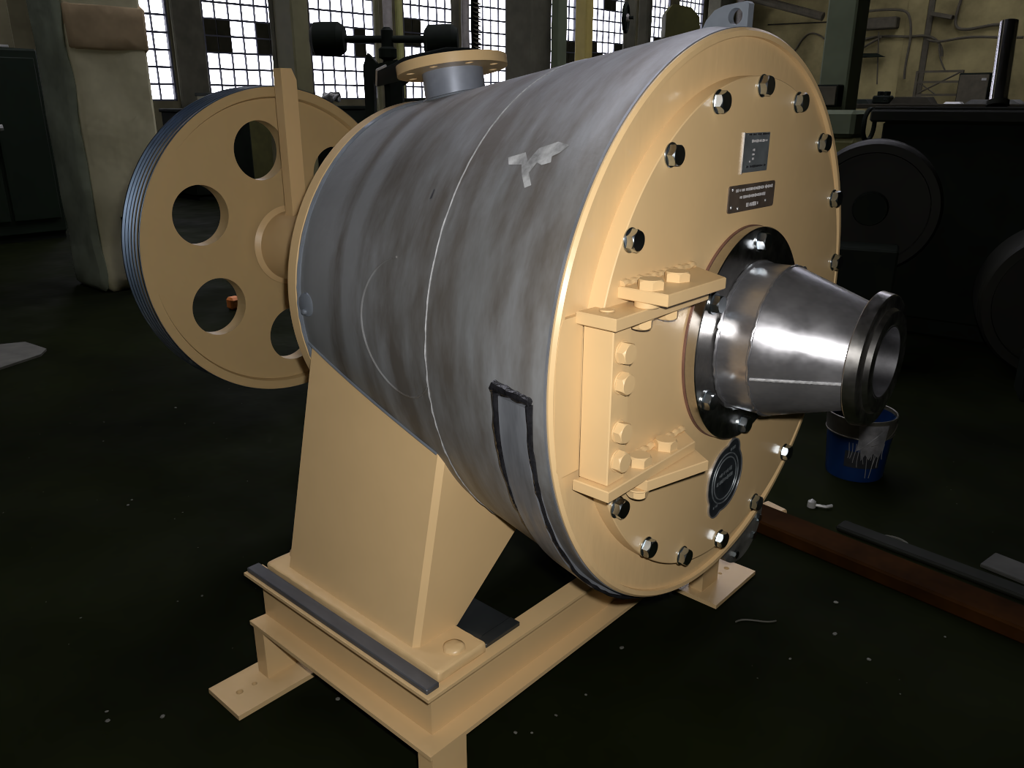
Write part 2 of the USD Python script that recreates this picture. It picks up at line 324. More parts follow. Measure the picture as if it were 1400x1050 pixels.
# big concrete pillar, left
def rough_block(x0, x1, y0, y1, z0, z1, seed, amp=.018, step=.09):
    t = box(x0, x1, y0, y1, z0, z1, .03); t = tri(m3.Manifold(m3.Mesh(np.array(t.vertices, np.float32), np.array(t.faces, np.uint32))).refine_to_length(step))
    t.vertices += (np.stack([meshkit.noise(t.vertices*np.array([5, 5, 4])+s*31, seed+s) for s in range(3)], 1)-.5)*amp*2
    return t
pl = thing('concrete_pillar', 'big chipped concrete pillar left of the pulley', 'pillar', (-5.5, 1.2, FL), kind='structure')
PX0, PX1, PY0, PY1 = -5.72, -5.20, .955, 1.455
part(pl, 'shaft', rough_block(PX0, PX1, PY0, PY1, FL, ZC, 3, .008), 'concrete', smooth=50)
part(pl, 'painted_band', rough_block(PX0-.006, PX1+.014, PY0-.004, PY1+.02, .70, 1.01, 8, .004), 'concrete_band', 'brown painted band round the pillar', smooth=50)
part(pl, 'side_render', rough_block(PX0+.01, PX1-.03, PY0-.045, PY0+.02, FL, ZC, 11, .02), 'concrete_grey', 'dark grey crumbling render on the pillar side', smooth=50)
solo('timber_offcut', place(box(-.02, .02, -.03, .03, 0, .55, .004), np.array([1, 0, 0.]), np.array([0, .97, .24]), np.array([0, -.24, .97]), (-5.08, 1.22, FL)), 'machine_black', 'dark bar leaning against the concrete pillar', 'bar')

# ------------------------------------------------------------------ the machine
DR = lambda x: .387+.16413*(x+.7594)
XB = -.765
mc = thing('conical_drum_machine', 'large bare steel conical drum machine with cream cover, hinge, nozzle and belt pulley', 'machine', (-.5, 0, -.5995))
def cone_pt(x, deg, h=0.0):
    a = math.radians(deg); r = DR(x)+h; return np.array([x-.16*h, r*math.cos(a), r*math.sin(a)])
drum = part(mc, 'drum_shell', lathe([(XB, 0), (XB, DR(XB)), *[(x, DR(x)) for x in np.linspace(XB, -.05, 14)[1:]], (-.03, .5022), (-.009, .5008), (-.009, 0)], 160, closed=False), 'drum_steel', 'bare grey steel conical drum shell', smooth=25)
part(drum, 'weld_seam', torus(DR(-.2936)+.0001, .0016, 'x', (-.2936, 0, 0), 200, 6, .0016, 2), 'bright_weld', 'bright weld seam round the drum')
part(drum, 'weld_seam', torus(DR(XB)+.001, .006, 'x', (XB+.004, 0, 0), 160, 6, .002, 5), 'lug_steel')
# round patch let into the shell
pc = [cone_pt(-.385+.118*math.cos(t), 177+math.degrees(.122*math.sin(t)/.45), .0002) for t in np.linspace(.22*PI, 1.45*PI, 61)]
part(drum, 'patch_outline', tube(pc, .0022, 6), 'drum_steel', 'faint round weld outline of a patch')
plug = part(drum, 'plug', cat_([place(lathe([(-.01, 0), (-.01, .026), (.004, .024), (.007, .018), (.009, 0)], 32, 'z', closed=False), EX, EZ, -EY, cone_pt(-.727, 180)), place(lathe([(0, 0), (0, .006), (.013, .005), (.015, 0)], 16, 'z', closed=False), EX, EZ, -EY, cone_pt(-.727, 182))]), 'lug_steel', 'small round plug boss')
def cone_patch(outline, h, h0=-.002):
    """thin skin on the cone over an outline of (x, degrees)."""
    pg = Polygon(outline); v, f = trimesh.creation.triangulate_polygon(pg, engine='earcut')
    t = trimesh.Trimesh(np.c_[v, np.zeros(len(v))], f, process=False)
    for _ in range(2): t = t.subdivide()
    A = np.array([cone_pt(x, d, h) for x, d, _ in t.vertices]); s = trimesh.Trimesh(A, t.faces, process=False)
    if (s.face_normals*A[s.faces].mean(1)*[0, 1, 1]).sum() < 0: s.invert()
    return s
part(drum, 'chalk_mark', cone_patch([(-.20, 140), (-.165, 139.2), (-.15, 141.2), (-.14, 138.6), (-.105, 137.6), (-.078, 138.6), (-.09, 140.0), (-.102, 140.6), (-.098, 141.8), (-.115, 142.2), (-.128, 141.6), (-.135, 143.6), (-.118, 146.0), (-.13, 146.5), (-.148, 144.0), (-.16, 141.8), (-.19, 141.6)], .0006), 'chalk', 'pale smeared chalk mark')
part(drum, 'scratch_mark', cone_patch([(-.357, 148.6), (-.351, 148.4), (-.352, 146.4), (-.356, 146.2)], .0006), 'bare_bar_steel', 'short dark tick mark')
# strap welded round the underside beside the front ring
def arc_strip(xa, xb, d0, d1, h0, h1, n=80):
    P = []; 
    for d in np.linspace(d0, d1, n):
        P.append([cone_pt(xa, d, h0), cone_pt(xb, d, h0), cone_pt(xb, d, h1), cone_pt(xa, d, h1)])
    P = np.array(P); V = P.reshape(-1, 3); F = []
    for i in range(n-1):
        for a in range(4):
            b = (a+1) % 4; F += [[i*4+a, i*4+b, i*4+4+b], [i*4+a, i*4+4+b, i*4+4+a]]
    F += [[0, 3, 2], [0, 2, 1], [(n-1)*4, (n-1)*4+1, (n-1)*4+2], [(n-1)*4, (n-1)*4+2, (n-1)*4+3]]
    t = trimesh.Trimesh(V, F, process=False); trimesh.repair.fix_normals(t); return fixed(t)
part(drum, 'reinforcing_strap', arc_strip(-.100, -.034, 181.5, 358, -.004, .007), 'strap_steel', 'steel strap welded round the underside of the drum')
wl = [cone_pt(-.103, d, .003) for d in np.linspace(181, 359, 90)]; wr = [cone_pt(-.030, d, .004) for d in np.linspace(181, 359, 90)]
t1 = tube(wl, np.interp(np.linspace(0, 1, 90), [0, .12, .2, 1], [.0095, .006, .0025, .0025]), 8); t2 = tube(wr, np.interp(np.linspace(0, 1, 90), [0, .1, .3, 1], [.0045, .003, .003, .0045]), 8); t3 = tube([cone_pt(x, 180.6+x*4, .003) for x in np.linspace(-.108, -.030, 14)], np.linspace(.0095, .006, 14), 8)
for t, s in ((t1, 1), (t2, 2), (t3, 3)): t.vertices += (meshkit.noise(t.vertices*120, s)[:, None]-.5)*.003
part(drum, 'burnt_weld', cat_([t1, t2, t3]), 'burnt_weld', 'black burnt weld bead round the strap')
part(mc, 'end_plate', lathe([(-.80, 0), (-.80, .387), (-.796, .391), (-.769, .391), (XB, .387), (XB, 0)], 128, closed=False), 'cream_paint', 'cream painted disc closing the small end')
RG = part(mc, 'front_ring', lathe([(-.0125, .30), (-.0085, .40), (-.0085, .4995), (-.0065, .5), (-.005, .5), (0, .4955), (0, .4872), (-.012, .4868), (-.012, .30)], 180), 'cream_brushed', 'cream front ring with raised outer lip', smooth=25)
part(RG, 'dark_rim', lathe([(-.0125, .45), (-.0125, .5014), (-.0088, .5012), (-.0088, .45)], 160), 'strap_steel', 'unpainted back edge of the ring')
CV = part(mc, 'cover_disc', lathe([(-.012, 0), (-.012, .4285), (.0175, .4285), (.019, .427), (.019, 0)], 180, closed=False), 'cream_paint', 'cream hinged cover disc', smooth=25)
for d in (10, 30, 50, 70, 90, 110, 130, 150, 210, 230, 250, 270, 290, 310, 330, 350):
    a = math.radians(d); part(CV, 'cover_bolt', bolt_x((.019, .413*math.cos(a), .413*math.sin(a)), .0165, .0125, .0178, .0035, a*1.7+.3), 'zinc_bolt', 'zinc plated hexagon bolt')
# rating plates and badge
def face_panel(y0, y1, z0, z1, x0, x1, r=.004): return prism(Polygon([(y0, z0), (y1, z0), (y1, z1), (y0, z1)]).buffer(-r).buffer(r, 4), lambda a, b: (x0, a, b), lambda a, b: (x1, a, b))
def scribble(y0, y1, z, h, x, seed, slant=0.0):
    r = np.random.default_rng(seed); y = y0; B = []
    while y < y1-.002:
        w = r.uniform(.0018, .005); hh = h*r.uniform(.55, 1.0); zz = z+slant*(y-y0)
        B.append(box(x, x+.0006, y, min(y+w, y1), zz-hh/2, zz+hh/2)); y += w+r.choice([.0009, .0012, .0045], p=[.5, .35, .15])
    return cat_(B)
np1 = part(mc, 'name_plate', face_panel(-.046, .043, .279, .341, .019, .0212, .002), 'plate_grey', 'grey metal name plate')
part(np1, 'plate_text', cat_([scribble(-.02, .034, .328, .005, .0212, 1), scribble(-.014, -.006, .314, .0045, .0212, 2), scribble(-.015, -.006, .307, .0045, .0212, 3), scribble(-.014, -.007, .300, .0045, .0212, 4), scribble(-.024, -.018, .296, .004, .0212, 6)]), 'plate_letter', 'worn illegible light print', smooth=False)
part(np1, 'plate_print', cat_([scribble(-.034, .036, .288, .004, .0212, 7), scribble(-.034, .04, .3385, .003, .0212, 9)]), 'plate_dark', 'dark printed line', smooth=False)
part(np1, 'plate_edge', box(.019, .0216, -.0485, -.0462, .277, .342), 'badge_edge')
np2 = part(mc, 'name_plate', face_panel(-.083, .082, .2165, .260, .019, .0212, .005), 'plate_brown', 'brown metal name plate, printed upside down')
part(np2, 'plate_text', cat_([scribble(-.06, .072, .2515, .0062, .0212, 21), scribble(-.045, .046, .240, .0055, .0212, 22), scribble(-.02, .022, .226, .008, .0212, 23)]), 'plate_letter', 'worn illegible print, upside down', smooth=False)
for y, z in ((-.073, .226), (-.05, .2225), (.05, .228), (-.072, .254)): part(np2, 'rivet', place(lathe([(0, 0), (0, .003), (.0015, .002), (.002, 0)], 14, 'z', closed=False), EY, EZ, EX, (.0212, y, z)), 'badge_edge')
BC = np.array([.0, -.284])
outl = Point(*BC).buffer(.064, 32).union(Point(.021, -.237).buffer(.026, 16)).union(Point(-.028, -.328).buffer(.026, 16)).buffer(.012).buffer(-.012)
bd = part(mc, 'badge', prism(outl, lambda a, b: (.019, a, b), lambda a, b: (.0215, a, b)), 'badge_dark', 'dark oval maker badge with ring and two ears')
part(bd, 'badge_edge', prism(outl.buffer(.0022).difference(outl.buffer(-.0003)), lambda a, b: (.019, a, b), lambda a, b: (.0225, a, b)), 'badge_edge', 'pale metal edge')
for r in (.042, .050): part(bd, 'badge_ring', lathe([(.0212, r-.0015), (.0212, r+.0015), (.0226, r+.001), (.0226, r-.001)], 56, 'x', (0, BC[0], BC[1])), 'badge_ring')
part(bd, 'badge_text', cat_([scribble(-.024, .024, BC[1]+.011, .008, .0215, 31, .1), scribble(-.032, .028, BC[1]-.004, .009, .0215, 32, .1), scribble(.012, .03, -.229, .006, .0215, 34, .1), scribble(-.038, -.022, -.334, .006, .0215, 35, .1)]), 'badge_ring', 'illegible raised lettering', smooth=False)
# hinge
part(mc, 'hinge_block', prism([(-.478, -.122), (-.484, -.11), (-.4925, -.05), (-.4925, .05), (-.484, .10), (-.478, .112), (-.434, .112), (-.434, -.122)], lambda a, b: (-.0115, a, b), lambda a, b: (0.0005, a, b)), 'cream_paint', 'cream block filling the ring behind the hinge post')
HP = part(mc, 'hinge_post', box(.001, .052, -.434, -.391, -.1335, .1005, .0015), 'cream_paint', 'square cream hinge post')
for z in (.063, .019, -.054, -.099): part(HP, 'post_bolt', bolt_x((.052, -.412, z), .0165, .013, .017, .002, .25+z*9), 'cream_paint', 'cream overpainted bolt')
part(HP, 'hinge_pin', disc(.011, .119, .1215, 'z', (.03, -.42, 0), .002, 24), 'cream_paint')
def slab(pts, z0, z1, b=.0015):
    P = Polygon(pts); Q = P.buffer(-b, join_style=2)
    f = lambda pg, z: [(x, y, z) for x, y in list(pg.exterior.coords)[:-1]]
    return hull(f(Q, z0)+f(P, z0+b)+f(P, z1-b)+f(Q, z1))
part(mc, 'hinge_arm', slab([(.0, -.450), (.067, -.450), (.062, -.20), (.021, -.17)], .1012, .119), 'cream_paint', 'upper cream hinge arm')
HU = part(mc, 'hinge_plate', slab([(.019, -.380), (.100, -.380), (.100, -.222), (.019, -.172)], .1275, .145), 'cream_paint', 'upper cream hinge plate welded to the cover')
for x, y in ((.068, -.362), (.066, -.290)):
    part(HU, 'hinge_bolt', bolt_z((x-.008, y, .145), .019, .014, rot=.2), 'cream_paint', 'cream overpainted bolt')
    part(HU, 'hinge_washer', disc(.018, .119, .1275, 'z', (x-.012, y, 0), .001, 24), 'cream_paint')
    part(HU, 'hinge_nut', bolt_z((x-.026, y+.01, .1012), .0175, .014, .019, .003, rot=.1, down=True), 'cream_paint')
part(HU, 'weld_fillet', tube([(.021, y, .147+.0016*math.sin(y*260)*math.sin(y*91)) for y in np.linspace(-.375, -.18, 60)], .006, 7), 'cream_paint')
part(mc, 'hinge_arm', slab([(.0, -.446), (.064, -.446), (.060, -.20), (.021, -.17)], -.152, -.134), 'cream_paint', 'lower cream hinge arm')
HL = part(mc, 'hinge_plate', slab([(.019, -.345), (.064, -.345), (.094, -.215), (.019, -.165)], -.171, -.1525), 'cream_paint', 'lower cream hinge plate welded to the cover')
for x, y in ((.042, -.336), (.038, -.256)):
    part(HL, 'hinge_bolt', bolt_z((x, y, -.134), .019, .016, rot=.45), 'cream_paint', 'cream overpainted bolt')
    part(HL, 'hinge_nut', bolt_z((x, y, -.171), .0175, .013, .020, .003, rot=.3, down=True), 'cream_paint')
part(HL, 'weld_fillet', tube([(.021, y, -.131+.0018*math.sin(y*250)*math.sin(y*83)) for y in np.linspace(-.36, -.175, 60)], .006, 7), 'cream_paint')
# outlet nozzle
NZ = part(mc, 'nozzle_flange', ring(.06, .189, .0215, .0425, b=.0015, n=128), 'polished_flange', 'polished round nozzle flange')
part(NZ, 'gasket', lathe([(.019, .06), (.019, .1905), (.0232, .1905), (.0232, .06)], 128), 'gasket_brown', 'reddish brown gasket')
for d in (30, 90, 150, 210, 270, 330):
    a = math.radians(d); part(NZ, 'flange_bolt', bolt_x((.0425, .166*math.cos(a), .166*math.sin(a)), .0155, .0125, .0185, .003, a+.4), 'zinc_bolt')
NC = part(mc, 'nozzle_cone', lathe([(.04, .129), (.100, .130), (.107, .129), (.246, .0845), (.246, .06), (.105, .118), (.04, .118)], 128), 'stainless', 'bare stainless outlet cone')
part(NC, 'weld_seam', torus(.1305, .0032, 'x', (.045, 0, 0), 160, 6, .0035, 7), 'stainless')
part(NC, 'weld_seam', torus(.1295, .0028, 'x', (.1035, 0, 0), 160, 6, .003, 8), 'stainless')
sd = math.radians(196); part(NC, 'weld_seam', tube([(x, r*math.cos(sd), r*math.sin(sd)) for x, r in zip(np.linspace(.107, .245, 50), np.linspace(.1295, .0852, 50)+.0006*np.sin(np.arange(50)*2.1))], .0024, 6), 'bright_weld', 'bright lengthwise weld on the cone')
NE = part(mc, 'nozzle_end_flange', lathe([(.246, .0585), (.246, .1075), (.248, .1095), (.266, .1065), (.2685, .104), (.2685, .086), (.276, .082), (.276, .064), (.273, .0585)], 128), 'polished_flange', 'turned end flange of the outlet nozzle')
part(NE, 'bore', lathe([(.10, .0565), (.10, .0588), (.2745, .0588), (.2745, .0565)], 96), 'bore_steel')
part(NE, 'bore_stop', disc(.058, .15, .155, n=48), 'black_steel')
# inlet on top
nv = np.array([-math.sin(.164), 0, math.cos(.164)]); e1 = np.array([math.cos(.164), 0, math.sin(.164)])
IC = np.array([-.701, 0, .47])
IP = part(mc, 'inlet_pipe', place(lathe([(-.13, .058), (-.13, .066), (-.012, .066), (-.012, .058)], 64, 'z'), e1, EY, nv, IC), 'inlet_steel', 'short bare steel inlet pipe on top of the drum')
part(IP, 'weld_seam', tube([np.array([IC[0]+.015+.068*math.cos(t), .068*math.sin(t), math.sqrt(DR(IC[0]+.015+.068*math.cos(t))**2-(.068*math.sin(t))**2)]) for t in np.linspace(0, 2*PI, 60)], .005, 7), 'lug_steel')
fl = Polygon(Point(0, 0).buffer(.12, 32)).difference(Point(0, 0).buffer(.058, 24))
for k in range(8):
    a = PI/8+k*PI/4; fl = fl.difference(Point(.096*math.cos(a), .096*math.sin(a)).buffer(.009, 8))
part(mc, 'inlet_flange', place(prism(fl, lambda a, b: (a, b, -.020), lambda a, b: (a, b, 0)), e1, EY, nv, IC), 'cream_paint', 'cream inlet flange with bolt holes')
# lifting lug
lug = Polygon([(-.098, .488), (-.094, .498), (-.086, .515), (-.072, .529), (-.056, .535), (-.016, .5395), (-.012, .536), (-.012, .488)]).difference(Point(-.034, .518).buffer(.0125, 16))
part(mc, 'lifting_lug', prism(lug, lambda a, b: (a, -.009, b), lambda a, b: (a, .009, b)), 'lug_steel', 'bare steel lifting lug with an eye')
# pulley, bearing housing, guard bar
part(mc, 'bearing_housing', cat_([lathe([(-1.395, .02), (-1.395, .104), (-1.388, .112), (-1.378, .098), (-.80, .098), (-.80, .02)], 64), torus(.101, .007, 'x', (-1.39, 0, 0), 64, 8, .002, 4)]), 'cream_paint', 'cream bearing housing between drum and pulley')
part(mc, 'shaft', disc(.03, -1.56, -1.36, b=.004, n=32), 'groove_steel')
G = [(-1.494, .405), (-1.494, .430)]
for k in range(5):
    x = -1.489+k*.0188; G += [(x, .430), (x+.0045, .413), (x+.0105, .413), (x+.015, .430)]
G += [(-1.3945, .4295), (-1.394, .428), (-1.394, .405)]
holes_deg = (44, 101.5, 157, 213, 270, 327)
web = Point(0, 0).buffer(.3995, 48)
for d in holes_deg:
    a = math.radians(d); web = web.difference(Point(.268*math.cos(a), .268*math.sin(a)).buffer(.079, 24))
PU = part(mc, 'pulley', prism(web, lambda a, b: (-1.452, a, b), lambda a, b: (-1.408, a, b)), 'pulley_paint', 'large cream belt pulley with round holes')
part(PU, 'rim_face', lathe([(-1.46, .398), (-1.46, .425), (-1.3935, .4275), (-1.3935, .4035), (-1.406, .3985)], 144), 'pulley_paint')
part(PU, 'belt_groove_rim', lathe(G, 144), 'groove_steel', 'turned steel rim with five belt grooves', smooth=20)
gb = hull([(-1.34, -.034, .08), (-1.34, .012, .08), (-1.305, -.034, .08), (-1.305, .012, .08), (-1.34, -.034, .472), (-1.34, -.001, .472), (-1.34, .012, .444), (-1.305, -.034, .472), (-1.305, -.001, .472), (-1.305, .012, .444)])
part(mc, 'guard_bar', gb, 'cream_paint', 'upright cream bar in front of the pulley')
# pedestals under the drum
def pedestal(s):
    def q(x, y, z): return (x, s*y, z)
    P = []
    for x, dy in ((-.753, .004), (-.324, 0)):
        sx = 1 if x > -.5 else -1; b = .010
        for (y, z) in ((-.487, -.5775), (-.379, -.5775), (-.197, -.429), (-.20, -.24), (-.372, -.045)):
            if y < -.36 and y != -.379:
                P += [q(x-sx*b, y+dy, z), q(x, y+dy+b*1.1, z)]
            else: P.append(q(x, y+dy, z))
    return hull(P)
for s in (1, -1):
    pd_ = part(mc, 'pedestal', pedestal(s), 'cream_paint', 'cream box pedestal under the ' + ('near' if s > 0 else 'far') + ' side of the drum')
    ya, yb = sorted((-.505*s, -.380*s))
    ff = box(-.80, -.243, ya, yb, -.5995, -.5755, .004); ff = tri(m3.Manifold(m3.Mesh(np.array(ff.vertices, np.float32), np.array(ff.faces, np.uint32))).refine_to_length(.012)); ff.vertices += (np.stack([meshkit.noise(ff.vertices*70+9*k, k) for k in range(3)], 1)-.5)*[.002, .002, .0028]; ff.vertices[:, 2] = np.maximum(ff.vertices[:, 2], -.5998)
    part(pd_, 'foot_flange', ff, 'cream_paint', smooth=60)
    for x in (-.275, -.778):
        t = lathe([(0, 0), (0, .021), (.006, .020), (.009, .013), (.010, 0)], 24, 'z', (x, -.435*s, -.5755), closed=False); t.vertices += (meshkit.noise(t.vertices*90, 3)[:, None]-.5)*.004
        part(pd_, 'foot_bolt', t, 'cream_paint', 'thickly painted bolt head')
def plate_top(x, s):
    lo, hi = -.5, 0.0
    for _ in range(40):
        z = (lo+hi)/2; y = -.487+.004*(-.324-x)/.429+(z+.5775)*.216
        lo, hi = (z, hi) if math.hypot(y, z) > DR(x) else (lo, z)
    return np.array([x, s*y, z])
for s in (1, -1): part(drum, 'pedestal_weld', tube([plate_top(x, s) for x in np.linspace(-.755, -.336, 50)], .0035, 7), 'lug_steel', 'bare weld along the pedestal top')
# drain outlet low on the far side
DN = part(mc, 'drain_elbow', tube(spline([(-.165, .22, -.40), (-.17, .32, -.50), (-.172, .39, -.565), (-.14, .42, -.605)], 8), .038, 20), 'drain_steel', 'dark drain elbow under the drum')
DF = part(mc, 'drain_flange', disc(.104, -.145, -.122, 'x', (0, .42, -.605), .002, 64), 'drain_steel', 'dark blank flange of the drain')
for d in (35, 105, 175, 245, 315, 350):
    a = math.radians(d); part(DF, 'flange_bolt', bolt_x((-.122, .42+.080*math.cos(a), -.605+.080*math.sin(a)), .011, .009, rot=a), 'zinc_bolt')
ts = thing('tin_sheet', 'thin dark bent sheet with a pale edge lying on the inlet flange', 'sheet', tuple(IC))
drop = lambda a: np.interp(a, [-.21, -.125, -.05, .1], [-.020, .003, .012, .012])
sh = lambda a, b, h: tuple(IC+e1*a+EY*b+nv*(.003+h+drop(a)))
part(ts, 'sheet_body', prism(Polygon([(-.135, -.095), (-.09, -.085), (-.05, -.088), (.0, -.075), (.05, -.06), (.06, .0), (.05, .07), (-.05, .09), (-.125, .06), (-.16, .02), (-.205, -.045)]), lambda a, b: sh(a, b, 0), lambda a, b: sh(a, b, .0015)), 'black_steel')
part(ts, 'sheet_edge', tube([sh(a, b, .003) for a, b in ((-.203, -.047), (-.17, -.071), (-.135, -.096), (-.11, -.090))], .0028, 6), 'lid_sheet', 'pale folded edge')

# ------------------------------------------------------------------ base frame
bf = thing('base_frame', 'cream welded channel steel base frame on short legs under the machine', 'frame', (-.53, 0, FL))
SEC = [(0, 0), (.0, -.007), (.041, -.012), (.041, -.128), (0, -.1255), (0, -.135), (.047, -.135), (.047, 0)]     # (inset from flange tip, height below top)
ZT = -.600; X1, Y1, X0 = -.228, .543, -.834
part(bf, 'frame_beam', prism(SEC, lambda u, h: (X0, -Y1+u, ZT+h), lambda u, h: (X1-u, -Y1+u, ZT+h)), 'cream_paint', 'near side channel beam')
part(bf, 'frame_beam', prism(SEC, lambda u, h: (X1-u, -Y1+u, ZT+h), lambda u, h: (X1-u, Y1-u, ZT+h)), 'cream_paint', 'front channel beam')
part(bf, 'frame_beam', prism(SEC, lambda u, h: (X0, Y1-u, ZT+h), lambda u, h: (X1-u, Y1-u, ZT+h)), 'cream_paint', 'far side channel beam')
part(bf, 'frame_beam', prism(SEC, lambda u, h: (X0+.11-u, -Y1+.048, ZT+h), lambda u, h: (X0+.11-u, Y1-.048, ZT+h)), 'cream_paint', 'rear channel beam')
CH = [(0, 0), (.086, 0), (.086, .040), (.079, .040), (.079, .007), (.007, .007), (.007, .040), (0, .040)]
for x in (-.835, -.272):
    for s in (1, -1):
        part(bf, 'leg', prism(CH, lambda a, b: (x+.040-b if x > -.5 else x+.040-b, s*(-.535+a), -.8685), lambda a, b: (x+.040-b, s*(-.535+a), ZT-.1345)), 'cream_paint')
        fp = Polygon([(x-.03, s*-.645), (x+.10, s*-.645), (x+.10, s*-.42), (x-.03, s*-.42)]).difference(Point(x+.032, s*-.603).buffer(.008)).difference(Point(x+.032, s*-.566).buffer(.006))
        part(bf, 'foot_plate', prism(fp, lambda a, b: (a, b, FL), lambda a, b: (a, b, -.868)), 'cream_paint')
for s in (1, -1):
    y0, y1 = sorted((-.537*s, -.5065*s))
    part(bf, 'mounting_bar', box(X0+.004, -.238, y0, y1, ZT, -.588, .002), 'bare_bar_steel', 'bare dark steel bar on top of the beam')
    y0, y1 = sorted((-.372*s, -.275*s))
    part(bf, 'cross_channel', hull([(xx, s*yy, zz) for xx in (-.80, -.2775) for yy, zz in ((-.374, -.645), (-.374, -.608), (-.368, -.597), (-.355, -.5905), (-.278, -.5905), (-.275, -.594), (-.275, -.645))]), 'black_steel', 'bare black steel channel inside the frame')
    part(bf, 'channel_lip', box(-.277, -.252, y0, y1, ZT+.0003, -.5905, .001), 'black_steel')

# ------------------------------------------------------------------ things on the floor
bk = thing('paint_bucket', 'blue metal paint bucket with dried white drips, beneath the nozzle', 'bucket', (-.222, 1.53, FL))
BX, BY = -.222, 1.53; BR = lambda z: .098+.016*(z-FL)/.22
part(bk, 'wall', lathe([(FL, 0), (FL, .096), (FL+.004, .098), (FL+.222, BR(FL+.222)), (FL+.222, BR(FL+.222)-.002), (FL+.006, .095), (FL+.006, 0)], 64, 'z', (BX, BY, 0), closed=False), 'bucket_blue')
part(bk, 'rim', cat_([lathe([(FL+.166, BR(FL+.166)+.0004), (FL+.166, BR(FL+.166)+.003), (FL+.232, BR(FL+.23)+.003), (FL+.236, BR(FL+.23)+.001), (FL+.232, BR(FL+.23)-.002)], 64, 'z', (BX, BY, 0)), torus(BR(FL+.17)+.003, .003, 'z', (BX, BY, FL+.168), 64), torus(BR(FL+.236), .0035, 'z', (BX, BY, FL+.234), 64)]), 'bucket_rim', 'grey metal rim band')
def bucket_pt(a, z, h): r = BR(z)+h; return np.array([BX+r*math.cos(a), BY+r*math.sin(a), z])
def bucket_patch(pts, h, n=2):
    pg = Polygon(pts); v, f = trimesh.creation.triangulate_polygon(pg, engine='earcut'); t = trimesh.Trimesh(np.c_[v, 0*v[:, 0]], f, process=False)
    for _ in range(n): t = t.subdivide()
    s = trimesh.Trimesh([bucket_pt(a, FL+z, h) for a, z, _ in t.vertices], t.faces, process=False)
    if (s.face_normals*(s.triangles_center-[BX, BY, 0])*[1, 1, 0]).sum() < 0: s.invert()
    return s
part(bk, 'paint_smear', bucket_patch([(-1.30, .225), (-1.26, .17), (-1.28, .125), (-1.18, .135), (-1.12, .09), (-1.02, .115), (-.9, .095), (-.8, .12), (-.6, .10), (-.5, .14), (-.46, .225)], .0105), 'bucket_grey', 'dried grey paint over rim and side')
part(bk, 'label_patch', bucket_patch([(-1.62, .055), (-.45, .055), (-.45, .118), (-1.62, .118)], .0012), 'plate_dark', 'black printed field')
dr = np.random.default_rng(12)
for k in range(11):
    a0 = -1.5+.11*k+dr.uniform(-.03, .03); zb = dr.choice([.02, .06, .075, .09]); 
    part(bk, 'paint_drip', tube([bucket_pt(a0+.05*math.sin(3*s+k)*s, FL+.15-(.15-zb)*s, .0022) for s in np.linspace(0, 1, 10)], .0013, 5), 'paint_drip')
hnd = [(BX+.118*math.cos(t), BY+.118*math.sin(t), FL+.21-.07*abs(math.sin(t-.2))) for t in np.linspace(-.9, .9, 20)]
part(bk, 'handle', tube(hnd, .002, 6), 'bucket_rim')
wd = lambda x, y, z=FL: (x, y, z)
def beam_between(a, b, w, h, z=FL, bev=.006):
    a, b = np.array([*a, 0.]), np.array([*b, 0.]); L = np.linalg.norm(b-a); e = (b-a)/L; n = np.array([-e[1], e[0], 0])
    return place(box(0, L, -w/2, w/2, 0, h, bev), e, n, EZ, (a[0], a[1], z))
solo('rusty_beam', beam_between((-.33, .93), (1.0, .80), .115, .045), 'rust_beam', 'rust red steel bar lying across the floor behind the machine', 'steel bar')
solo('dark_bar', beam_between((-.1, 1.08), (1.0, .985), .06, .018), 'bed_dark', 'dark steel bar lying beyond the rusty bar', 'steel bar')
solo('floor_plate', beam_between((.30, 1.17), (.62, 1.115), .10, .012, FL, .002), 'scrap_grey', 'small grey plate lying on the floor at the right edge', 'plate')
solo('cream_offcut', beam_between((-.34, 1.05), (-.26, 1.03), .035, .02), 'cream_paint', 'small cream painted offcut behind the cover rim', 'offcut')
solo('pale_board', hull([(*p, z) for p in ((-4.33, -.10), (-4.25, .09), (-4.02, .12), (-3.93, .06), (-3.83, -.17), (-4.1, -.2)) for z in (FL, FL+.012)]), 'scrap_pale', 'pale flat board lying on the floor left of the pulley', 'board')
solo('bottle_stopper', cat_([lathe([(FL, 0), (FL, .014), (FL+.02, .013), (FL+.024, .008), (FL+.03, 0)], 20, 'z', (-.222, 1.155, 0), closed=False), tube([(-.21, 1.16, FL+.008), (-.18, 1.17, FL+.008), (-.165, 1.185, FL+.012)], .005, 6)]), 'pale_metal', 'small white plastic stopper on the floor near the bucket', 'stopper')
solo('wire_loop', tube(spline([(-.06, 1.08, FL+.004), (-.02, 1.07, FL+.006), (.02, 1.055, FL+.004), (.06, 1.08, FL+.005), (.095, 1.11, FL+.004), (.08, 1.12, FL+.004), (.03, 1.11, FL+.006), (-.005, 1.07, FL+.008)], 6), .0035, 6), 'scrap_pale', 'thin pale wire loop on the floor right of the bucket', 'wire')
solo('string', tube(spline([(-.105, .40, FL+.003), (-.085, .43, FL+.003), (-.05, .45, FL+.004), (-.03, .475, FL+.003)], 6), .0022, 5), 'scrap_pale', 'short pale string on the floor below the far foot plate', 'string')
dr = np.random.default_rng(77); chips = []
known = [(-1.911, -.369), (-1.939, -.344), (-2.671, .173), (-.87, -.751), (-.976, -.826), (-.945, -.837), (-.632, -.461), (-1.236, -.465), (-.242, -.246), (-.268, -.269), (-.237, -.171), (-.228, -.075), (-.264, .118), (.052, .664), (.313, .701), (.203, .482), (.061, .357), (.103, .526)]
